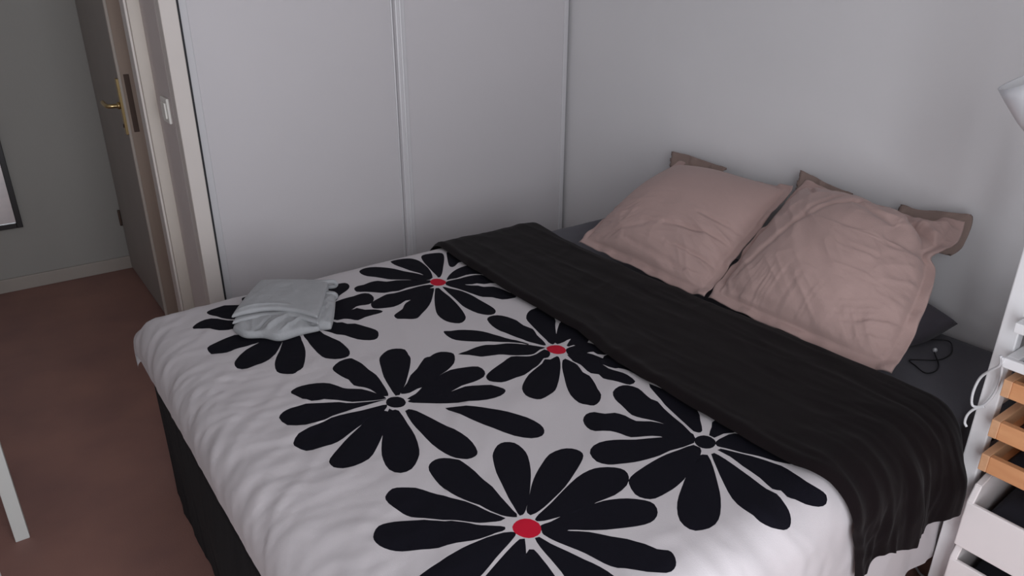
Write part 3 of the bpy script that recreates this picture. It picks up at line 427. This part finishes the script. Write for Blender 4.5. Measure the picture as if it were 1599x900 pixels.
# ---------------------------------------------------------------- cushions
def resample(P, n):
    P = np.array(P, float); m_ = len(P)
    if m_ > 2:
        Q = []
        for i in range(m_ - 1):
            p0, p1, p2, p3 = P[max(i - 1, 0)], P[i], P[i + 1], P[min(i + 2, m_ - 1)]
            for k in range(10):
                t = k / 10; Q.append(0.5 * (2 * p1 + (p2 - p0) * t + (2 * p0 - 5 * p1 + 4 * p2 - p3) * t * t + (3 * p1 - p0 - 3 * p2 + p3) * t ** 3))
        Q.append(P[-1]); P = np.array(Q)
    d = np.concatenate([[0], np.cumsum(np.linalg.norm(np.diff(P, axis=0), axis=1))]); t = np.linspace(0, d[-1], n)
    return np.stack([np.interp(t, d, P[:, k]) for k in range(3)], -1)
def cushion(name, bottom, right, top, left, m, front, back, flange=0.0, ex=0.5, disp=None, parent=None, n=70, nrm=None, wave=0.0, fthick=0.002):
    """closed cloth form: Coons patch over four edges (bottom L-R, right B-T, top L-R, left B-T)"""
    c0, c1 = resample(bottom, n), resample(top, n); d0, d1 = resample(left, n), resample(right, n)
    a = np.linspace(0, 1, n)[:, None, None]; b = np.linspace(0, 1, n)[None, :, None]
    P = (1 - b) * c0[:, None] + b * c1[:, None] + (1 - a) * d0[None] + a * d1[None] - ((1 - a) * (1 - b) * c0[0] + a * (1 - b) * c0[-1] + (1 - a) * b * c1[0] + a * b * c1[-1])
    N = np.cross(np.gradient(P, axis=0), np.gradient(P, axis=1)); N /= np.linalg.norm(N, axis=-1, keepdims=True)
    if nrm is not None: N = np.broadcast_to(np.array(nrm) / np.linalg.norm(nrm), N.shape).copy()
    A, B = a[..., 0] + 0 * b[..., 0], b[..., 0] + 0 * a[..., 0]
    fa = flange; A2 = np.clip((A - fa) / (1 - 2 * fa), 0, 1); B2 = np.clip((B - fa) / (1 - 2 * fa), 0, 1)
    prof = (np.sin(np.pi * A2) * np.sin(np.pi * B2)) ** ex
    front_prof = front * prof
    edge = np.minimum(np.minimum(A, 1 - A), np.minimum(B, 1 - B))
    thin = fthick * sstep(0, 0.01, edge)
    wv = wave * vn(A * 14 + 3, B * 14 + 9) * sstep(flange + .03, 0, edge) if wave else 0
    D = disp(A, B) if disp else 0
    D = np.maximum(D, -0.7 * front_prof) if disp else D
    Pf = P + N * (front * prof + thin + wv + D * sstep(0, 0.08, edge))[..., None]
    Pb = P - N * (back * prof + thin - wv)[..., None]
    co = np.concatenate([Pf.reshape(-1, 3), Pb.reshape(-1, 3)]); K = n * n
    idx = np.arange(K).reshape(n, n)
    f = np.stack([idx[:-1, :-1], idx[1:, :-1], idx[1:, 1:], idx[:-1, 1:]], -1).reshape(-1, 4)
    fb = f[:, ::-1] + K
    me = bpy.data.meshes.new(name); me.from_pydata(co.tolist(), [], f.tolist() + fb.tolist())
    bm = bmesh.new(); bm.from_mesh(me); bmesh.ops.remove_doubles(bm, verts=bm.verts, dist=0.0004)
    bmesh.ops.recalc_face_normals(bm, faces=bm.faces); bm.to_mesh(me); bm.free(); me.shade_smooth()
    return link(name, me, m, parent)
def seg(A, B, a0, b0, a1, b1, w, depth):
    dx, dy = a1 - a0, b1 - b0; L2 = dx * dx + dy * dy
    t = np.clip(((A - a0) * dx + (B - b0) * dy) / L2, 0, 1)
    d = np.hypot(A - a0 - t * dx, B - b0 - t * dy)
    return depth * np.exp(-(d / w) ** 2) * (0.35 + 0.65 * np.sin(np.pi * np.clip(t * .8 + .1, 0, 1)))
# dark pillow lying flat below the right-hand taupe one
gp = cushion('pillow', [(-.40, -1.28, .518), (-.36, -1.50, .514), (-.28, -1.655, .514)], [(-.28, -1.655, .514), (-.15, -1.690, .512), (-.030, -1.716, .545)],
             [(-.03, -1.27, .545), (-.03, -1.5, .57), (-.030, -1.716, .545)], [(-.40, -1.28, .518), (-.03, -1.27, .545)], M['grey_pillow'], 0.085, 0.004, ex=0.42,
             disp=lambda A, B: 0.004 * (ridge(A * 5, B * 3) - .3), n=50)
tag(gp, 'dark charcoal pillow lying flat beneath the taupe pillow nearer the storage unit', 'pillow')
def d1(A, B):
    d = 0.0050 * (ridge(A * 3 + B * 2, B * 9 - A * 3) - .3) * sstep(.75, .1, B) + 0.004 * fbm(A * 3, B * 3)
    d = d + 0.0022 * (ridge(A * 9 + 2 * B, B * 26 + 3 * vn(A * 4, B * 4)) - .3) * sstep(.6, .2, B) + 0.0075 * (ridge(A * 2.5 + 4, B * 12 + A * 3) - .35) * sstep(.45, .9, A) * sstep(.75, .35, B)
    d = d + seg(A, B, .55, .30, .98, .42, .018, -.012) + seg(A, B, .62, .20, .99, .22, .014, -.010) + seg(A, B, .70, .47, 1.0, .52, .016, -.008)
    d = d + seg(A, B, .35, .12, .80, .10, .016, -.008) + seg(A, B, .92, .45, .97, .75, .02, -.01) + seg(A, B, .15, .08, .45, .25, .018, -.006)
    return d
p1 = cushion('pillow', [(-.492, -.655, .566), (-.500, -.80, .568), (-.505, -1.05, .566), (-.500, -1.225, .566)],
             [(-.500, -1.225, .566), (-.353, -1.208, .655), (-.251, -1.214, .735), (-.115, -1.205, .828)],
             [(-.062, -.690, .796), (-.070, -.85, .798), (-.075, -1.04, .806), (-.115, -1.205, .828)],
             [(-.492, -.655, .566), (-.376, -.668, .640), (-.240, -.680, .720), (-.062, -.690, .796)],
             M['pillow'], 0.100, 0.030, flange=0.05, ex=0.42, disp=d1, wave=0.010, n=150)
tag(p1, 'taupe square pillow leaning on the wall, nearer the wardrobe', 'pillow', 'taupe pillows leaning on the wall')
def d2(A, B):
    d = 0.0045 * (ridge(A * 2 - B * 3, (A + B) * 7) - .3) + 0.004 * fbm(A * 3 + 5, B * 3)
    d = d + 0.0020 * (ridge(A * 8 + 2 * B, B * 24 + 3 * vn(A * 4, B * 4)) - .3) * sstep(.35, .75, A) + 0.0025 * (ridge(A * 20 - B * 6, B * 6 + 3 * vn(A * 4, B * 4)) - .3) * sstep(.4, .15, B)
    d = d + 0.0035 * (ridge(A * 7 - B * 5 + 3, (A * .6 + B) * 2.2) - .3) * sstep(.5, .1, A)
    d = d + 0.005 * (ridge((A + B * .6) * 3, (B - A * .5) * 13) - .35) * sstep(.5, .95, A)
    d = d + seg(A, B, .92, .93, .97, .84, .05, .022) + seg(A, B, .66, .98, .80, .80, .022, -.016) + seg(A, B, .78, .84, 1.0, .665, .026, -.045) + seg(A, B, .50, .78, .80, .70, .020, -.009)
    d = d + seg(A, B, .10, .15, .42, .85, .018, -.006) + seg(A, B, .05, .97, .22, .80, .016, -.012) + seg(A, B, .28, .55, .60, .88, .016, -.006)
    d = d + seg(A, B, .08, .10, .5, .07, .02, -.006)
    return d
p2 = cushion('pillow', [(-.490, -1.226, .566), (-.500, -1.331, .566), (-.500, -1.518, .564), (-.494, -1.677, .562), (-.480, -1.775, .564)],
             [(-.480, -1.775, .564), (-.393, -1.762, .622), (-.291, -1.738, .705), (-.235, -1.712, .750), (-.215, -1.688, .770), (-.180, -1.700, .784), (-.120, -1.700, .800), (-.056, -1.680, .832)],
             [(-.062, -1.200, .842), (-.072, -1.30, .836), (-.080, -1.42, .832), (-.085, -1.51, .828), (-.070, -1.57, .822), (-.056, -1.62, .830), (-.056, -1.680, .832)],
             [(-.490, -1.226, .566), (-.372, -1.216, .643), (-.270, -1.220, .725), (-.150, -1.212, .800), (-.062, -1.206, .842)],
             M['pillow'], 0.108, 0.030, flange=0.055, ex=0.42, disp=d2, wave=0.010, n=160)
tag(p2, 'taupe square pillow with a bent top corner, nearer the storage unit', 'pillow', 'taupe pillows leaning on the wall')

# darker flanges of the pillowcases standing up behind the top corners
M['flange'] = mat('darker_taupe_cotton', srgb(138, 119, 111), 0.85, var=0.05, vscale=8, bump=0.3, bscale=350)  # taupe darker than the pillow body
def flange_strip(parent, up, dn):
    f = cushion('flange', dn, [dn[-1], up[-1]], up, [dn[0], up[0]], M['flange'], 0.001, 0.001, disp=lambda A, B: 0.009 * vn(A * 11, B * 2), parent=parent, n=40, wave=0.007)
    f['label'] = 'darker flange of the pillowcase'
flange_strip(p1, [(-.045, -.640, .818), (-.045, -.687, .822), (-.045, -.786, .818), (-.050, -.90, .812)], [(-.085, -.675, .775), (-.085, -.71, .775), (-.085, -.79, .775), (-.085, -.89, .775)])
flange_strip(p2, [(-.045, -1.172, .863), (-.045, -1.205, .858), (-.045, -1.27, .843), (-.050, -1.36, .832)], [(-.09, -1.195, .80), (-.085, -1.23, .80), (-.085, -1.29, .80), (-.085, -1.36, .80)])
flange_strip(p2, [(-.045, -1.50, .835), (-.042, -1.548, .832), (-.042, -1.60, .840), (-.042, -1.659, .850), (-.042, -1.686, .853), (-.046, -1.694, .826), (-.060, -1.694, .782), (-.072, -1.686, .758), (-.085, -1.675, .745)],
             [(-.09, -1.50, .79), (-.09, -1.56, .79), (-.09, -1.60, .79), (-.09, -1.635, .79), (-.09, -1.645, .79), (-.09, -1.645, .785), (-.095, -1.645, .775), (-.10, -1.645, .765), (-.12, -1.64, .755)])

# ---------------------------------------------------------------- folded grey cloth on the duvet
fc = thing('folded_shirt', 'grey jersey garment folded on the white duvet near the foot', 'clothes', (-1.51, -.64, .565))
def slab(name, bottom, right, top, left, t, disp=None, ex=0.2, n=60):
    return cushion(name, bottom, right, top, left, M['grey_jersey'], t, t * .5, ex=ex, disp=disp, parent=fc, n=n, nrm=(0, 0, 1), fthick=0.001)
def rise(P, z): return [(x, y, z) for x, y in P]
FR = [(-1.666, -.640), (-1.625, -.637), (-1.570, -.652), (-1.519, -.702), (-1.484, -.772)]
RT = [(-1.484, -.772), (-1.440, -.700), (-1.362, -.562)]; LF = [(-1.666, -.640), (-1.60, -.548), (-1.520, -.445)]; BK = [(-1.520, -.445), (-1.44, -.505), (-1.362, -.562)]
slab('lower_fold', rise([(-1.668, -.646), (-1.655, -.700), (-1.617, -.728), (-1.588, -.768), (-1.531, -.768), (-1.484, -.778)], .569), rise([(-1.484, -.778), (-1.440, -.700), (-1.362, -.562)], .569),
     rise(BK, .569), rise([(-1.668, -.646), (-1.60, -.55), (-1.520, -.445)], .569), .024,
     disp=lambda A, B: 0.007 * (ridge(A * 5 + B * 2, B * 2 + 2) - .3) * sstep(.45, .05, B) + seg(A, B, .42, .02, .60, .30, .025, .011) + seg(A, B, .30, .0, .42, .25, .02, -.007) + seg(A, B, .62, .05, .80, .22, .02, .008), ex=.2, n=90)
slab('side_fold', rise([(-1.500, -.755), (-1.455, -.786)], .569), [(-1.455, -.786, .569), (-1.415, -.715, .571), (-1.358, -.598, .574)], [(-1.42, -.57, .574), (-1.358, -.598, .574)], [(-1.500, -.755, .569), (-1.42, -.57, .574)], .024,
     disp=lambda A, B: 0.003 * (ridge(A * 3, B * 7) - .3), n=40)
sh2 = lambda P, dx, dy: [(x + dx, y + dy) for x, y in P]
slab('middle_fold', rise(sh2(FR, -.004, -.012), .589), rise([(-1.488, -.784), (-1.438, -.700), (-1.360, -.560)], .589), rise(BK, .589), rise([(-1.670, -.652), (-1.60, -.548), (-1.520, -.445)], .589), .011,
     disp=lambda A, B: 0.003 * (ridge(A * 2, B * 8) - .3), n=80)
slab('top_fold', rise(FR, .602), rise(RT, .602), rise(BK, .602), rise(LF, .602), .013,
     disp=lambda A, B: 0.003 * fbm(A * 4, B * 4) + seg(A, B, .03, .10, .60, .10, .02, .003), n=90)
for (ax_, ay_, az_) in ((-1.358, -.572, .600), (-1.380, -.618, .584)):
    tube('cuff', [(ax_ - .05, ay_ + .03, az_ - .012), (ax_ - .008, ay_ + .004, az_ - .012), (ax_ + .008, ay_ - .006, az_ - .008), (ax_ + .008, ay_ - .010, az_ + .002), (ax_ - .002, ay_ - .006, az_ + .007), (ax_ - .03, ay_ + .012, az_ + .004)], 0.0065, M['grey_jersey'], fc, n=8)

# ---------------------------------------------------------------- black earphone cable on the sheet
zc = .5065
ec = tube('earphone_cable', [(-.215, -1.600, zc + .004), (-.176, -1.631, zc), (-.122, -1.674, zc), (-.080, -1.722, zc + .004), (-.119, -1.753, zc), (-.168, -1.762, zc), (-.210, -1.753, zc), (-.261, -1.715, zc), (-.281, -1.740, zc), (-.296, -1.772, zc), (-.267, -1.782, zc), (-.226, -1.771, zc), (-.188, -1.742, zc + .003), (-.171, -1.730, zc + .006)], 0.0016, M['cord_black'], None, n=6)
tag(ec, 'thin black earphone cable looped on the charcoal sheet by the pillow', 'cable')
lathe('earbud', [(0.0, 0.0), (0.0045, 0.001), (0.006, 0.005), (0.004, 0.010), (0.0, 0.011)], M['silver'], ec, (-.171, -1.730, zc + .004), (-0.3, -0.4, 1), 14)

# ---------------------------------------------------------------- storage unit
UX0, UX1, UY0, UY1 = -.500, -.055, -2.400, -1.970
un = thing('storage_unit', 'white storage unit with sliding wooden trays and white bins beside the bed', 'storage unit', (-.28, -2.19, 0))
for (x, y) in ((UX0, UY1 - .036), (UX1 - .03, UY1 - .036), (UX0, UY0), (UX1 - .03, UY0)):
    box('post', M['metal_white'], un, (x, x + .030, y, y + .036, 0.0, 1.16), bev=0.003)
for y0, y1 in ((UY1 - .026, UY1 - .008), (UY0 + .008, UY0 + .026)):
    for z_ in (0.06, 0.58, 1.12):
        box('side_rail', M['metal_white'], un, (UX0 + .03, UX1 - .03, y0, y1, z_, z_ + .022), bev=0.002)
for y in (UY1 - .026, UY0 + .026):
    s_ = -1 if y == UY1 - .026 else 1
    for z_ in (.640, .545, .458, .345, .190):
        a, b = sorted((y, y + s_ * .022))
        box('runner', M['metal_white'], un, (UX0 + .004, UX1 - .03, a, b, z_, z_ + .008), bev=0.001)
for z_ in (.06, 1.10): box('back_rail', M['metal_white'], un, (UX1 - .02, UX1 - .005, UY0 + .036, UY1 - .036, z_, z_ + .04), bev=0.002)
# white top tray with grey inset
for zs, xf in ((.716, -.550), (.792, -.545)):
    tt = box('white_tray', M['metal_white'], un, (xf, xf + .014, -2.392, -2.008, zs, zs + .021), (xf + .014, -.07, -2.030, -2.008, zs, zs + .021), (xf + .014, -.07, -2.392, -2.370, zs, zs + .021), (-.082, -.07, -2.37, -2.03, zs, zs + .021), bev=0.002)
    box('tray_inset', M['shelf_grey'], tt, (xf + .012, -.08, -2.372, -2.028, zs + .002, zs + .010), bev=0)
def wood_tray(zb, zt):
    d = box('wooden_tray', M['beech'], un, (-.534, -.086, -2.376, -2.036, zb + .002, zb + .008), bev=0)
    box('front_board', M['beech'], d, (-.550, -.534, -2.380, -2.036, zb, zt), bev=0.0015)
    for y in (-2.036, -2.396):
        box('side_board', M['beech_end'], d, (-.551, -.080, y, y + .016, zb, zt + .001), bev=0.0015)
    box('back_board', M['beech'], d, (-.096, -.081, -2.380, -2.036, zb, zt), bev=0.0015)
    return d
for zb, zt in ((.656, .693), (.559, .599), (.476, .515)): wood_tray(zb, zt)
def white_bin(zb, zf):
    y0, y1, x0, x1 = -2.398, -2.018, -.550, -.080
    zs = zf + .045
    bm = bmesh.new()
    d = box('plastic_bin', M['bin_white'], un, (x0 + .010, x1 - .010, y0 + .010, y1 - .010, zb, zb + .006), bev=0)
    box('front_panel', M['bin_white'], d, (x0, x0 + .010, y0, y1, zb, zf), bev=0.003)
    box('back_panel', M['bin_white'], d, (x1 - .010, x1, y0, y1, zb, zs), bev=0.003)
    for ya in (y0, y1 - .014):      # side with a slanted front corner
        pr = [(x0 + .001, zb), (x1, zb), (x1, zs), (x0 + .060, zs), (x0 + .022, zs - .008), (x0 + .001, zf)]
        vs = [(x, ya, z_) for x, z_ in pr] + [(x, ya + .014, z_) for x, z_ in pr]; n = len(pr)
        fs = [tuple(range(n)), tuple(range(2 * n - 1, n - 1, -1))] + [(i, i + n, (i + 1) % n + n, (i + 1) % n) for i in range(n)]
        me = bpy.data.meshes.new('side_panel'); me.from_pydata(vs, [], fs)
        b2 = bmesh.new(); b2.from_mesh(me); bmesh.ops.recalc_face_normals(b2, faces=b2.faces)
        bmesh.ops.bevel(b2, geom=list(b2.edges), offset=0.002, segments=2, affect='EDGES'); b2.to_mesh(me); b2.free()
        link('side_panel', me, M['bin_white'], d)
white_bin(.272, .389); white_bin(.120, .234)
def bundle(name, m, x0, x1, y0, y1, z0, h, seed, label, cat, group=None):
    o = cushion(name, [(x0, y1, z0), (x0, y0, z0)], [(x0, y0, z0), (x1, y0, z0)], [(x1, y1, z0), (x1, y0, z0)], [(x0, y1, z0), (x1, y1, z0)], m, h, 0.0, ex=0.16,
                disp=lambda A, B: 0.008 * (ridge(A * 3 + seed, B * 4) - .3), nrm=(0, 0, 1), n=40)
    return tag(o, label, cat, group)
bundle('clothes_and_shade_fill', M['navy_cloth'], -.532, -.10, -2.380, -2.040, .281, .115, 3, 'dark navy folded clothes filling the upper white bin', 'clothes')
bundle('clothes_and_shade_fill', M['navy_cloth'], -.532, -.10, -2.380, -2.040, .129, .085, 8, 'dark folded clothes in the lower white bin', 'clothes')
bundle('clothes_and_shade_fill', M['navy_cloth'], -.528, -.11, -2.374, -2.050, .486, .016, 5, 'dark fill painting the shade in the lowest wooden tray', 'clothes')  # navy fill added to paint the shade inside this tray
bundle('clothes_and_shade_fill', M['tray_shade'], -.528, -.11, -2.374, -2.050, .569, .014, 6, 'dark fill painting the shade in the middle wooden tray', 'clothes')  # same here: dark brown fill stands in for the tray's inner shade

# white cord looped over the post
wc = tube('power_cord', [(-.556, -2.004, .741), (-.545, -2.004, .717), (-.53, -1.985, .690), (-.515, -1.966, .658), (-.512, -1.960, .618), (-.512, -1.966, .590), (-.512, -1.985, .600), (-.518, -2.000, .637), (-.528, -2.006, .683), (-.556, -2.008, .739)], 0.0028, M['cord_white'], None, n=8)
tag(wc, 'white power cord looped over the white post above the throw', 'cord')
tube('cord_tail', [(-.512, -1.988, .598), (-.512, -1.972, .585), (-.512, -1.962, .566), (-.511, -1.960, .545), (-.511, -1.966, .536)], 0.0028, M['cord_white'], wc, n=8)

# cables on the floor under the near side of the bed
c1 = tube('floor_cable', [(-.30, -1.80, .004), (-.353, -1.870, .004), (-.366, -1.895, .004), (-.382, -1.925, .004), (-.369, -1.99, .004), (-.30, -2.06, .004)], 0.0032, M['cord_white'], None, n=6)
tag(c1, 'pale cable on the floor just under the bed beside the storage unit', 'cable')
c2 = tube('floor_cable', [(-.37, -1.80, .004), (-.410, -1.865, .004), (-.425, -1.91, .004), (-.45, -1.97, .004)], 0.0026, M['shelf_grey'], None, n=6)
tag(c2, 'second pale cable on the floor, further left under the bed edge', 'cable')

# ---------------------------------------------------------------- silver lamp head above the storage unit
LC = Vector((-0.45, -1.89, 1.259)); LA = Vector((-0.21151, 0.42491, 0.88018)).normalized()
lp = thing('reading_lamp', 'silver cone reading lamp above the storage unit at the right edge', 'lamp', tuple(LC))
R_ = 0.060
lathe('lamp_shade', [(R_ - .004, -.001), (R_, 0.0), (R_ * .93, -.03), (R_ * .80, -.075), (R_ * .60, -.115), (R_ * .30, -.135), (0.0, -.138)], M['silver'], lp, LC, LA, 48)
lathe('shade_lining', [(R_ - .003, -.0005), (R_ * .90, -.03), (R_ * .76, -.072), (R_ * .55, -.110), (0.0, -.128)], M['lamp_in'], lp, LC, LA, 48)
lathe('bulb', [(0.0, -.125), (.012, -.122), (.014, -.10), (.024, -.075), (.026, -.058), (.020, -.042), (0.0, -.034)], M['switch'], lp, LC, LA, 24)
eb = LC - LA * .136
tube('lamp_arm', [tuple(eb), tuple(eb - LA * .03), (LC.x + .06, LC.y - .06, LC.z - .20), (LC.x + .08, -2.02, 1.20), (-.485, -2.02, 1.165)], 0.006, M['silver'], lp, n=10)
lathe('lamp_clamp', [(0, 0), (.02, 0), (.02, .02), (.012, .028), (0, .028)], M['silver'], lp, (-.485, -1.988, 1.160), (0, 0, 1), 20)
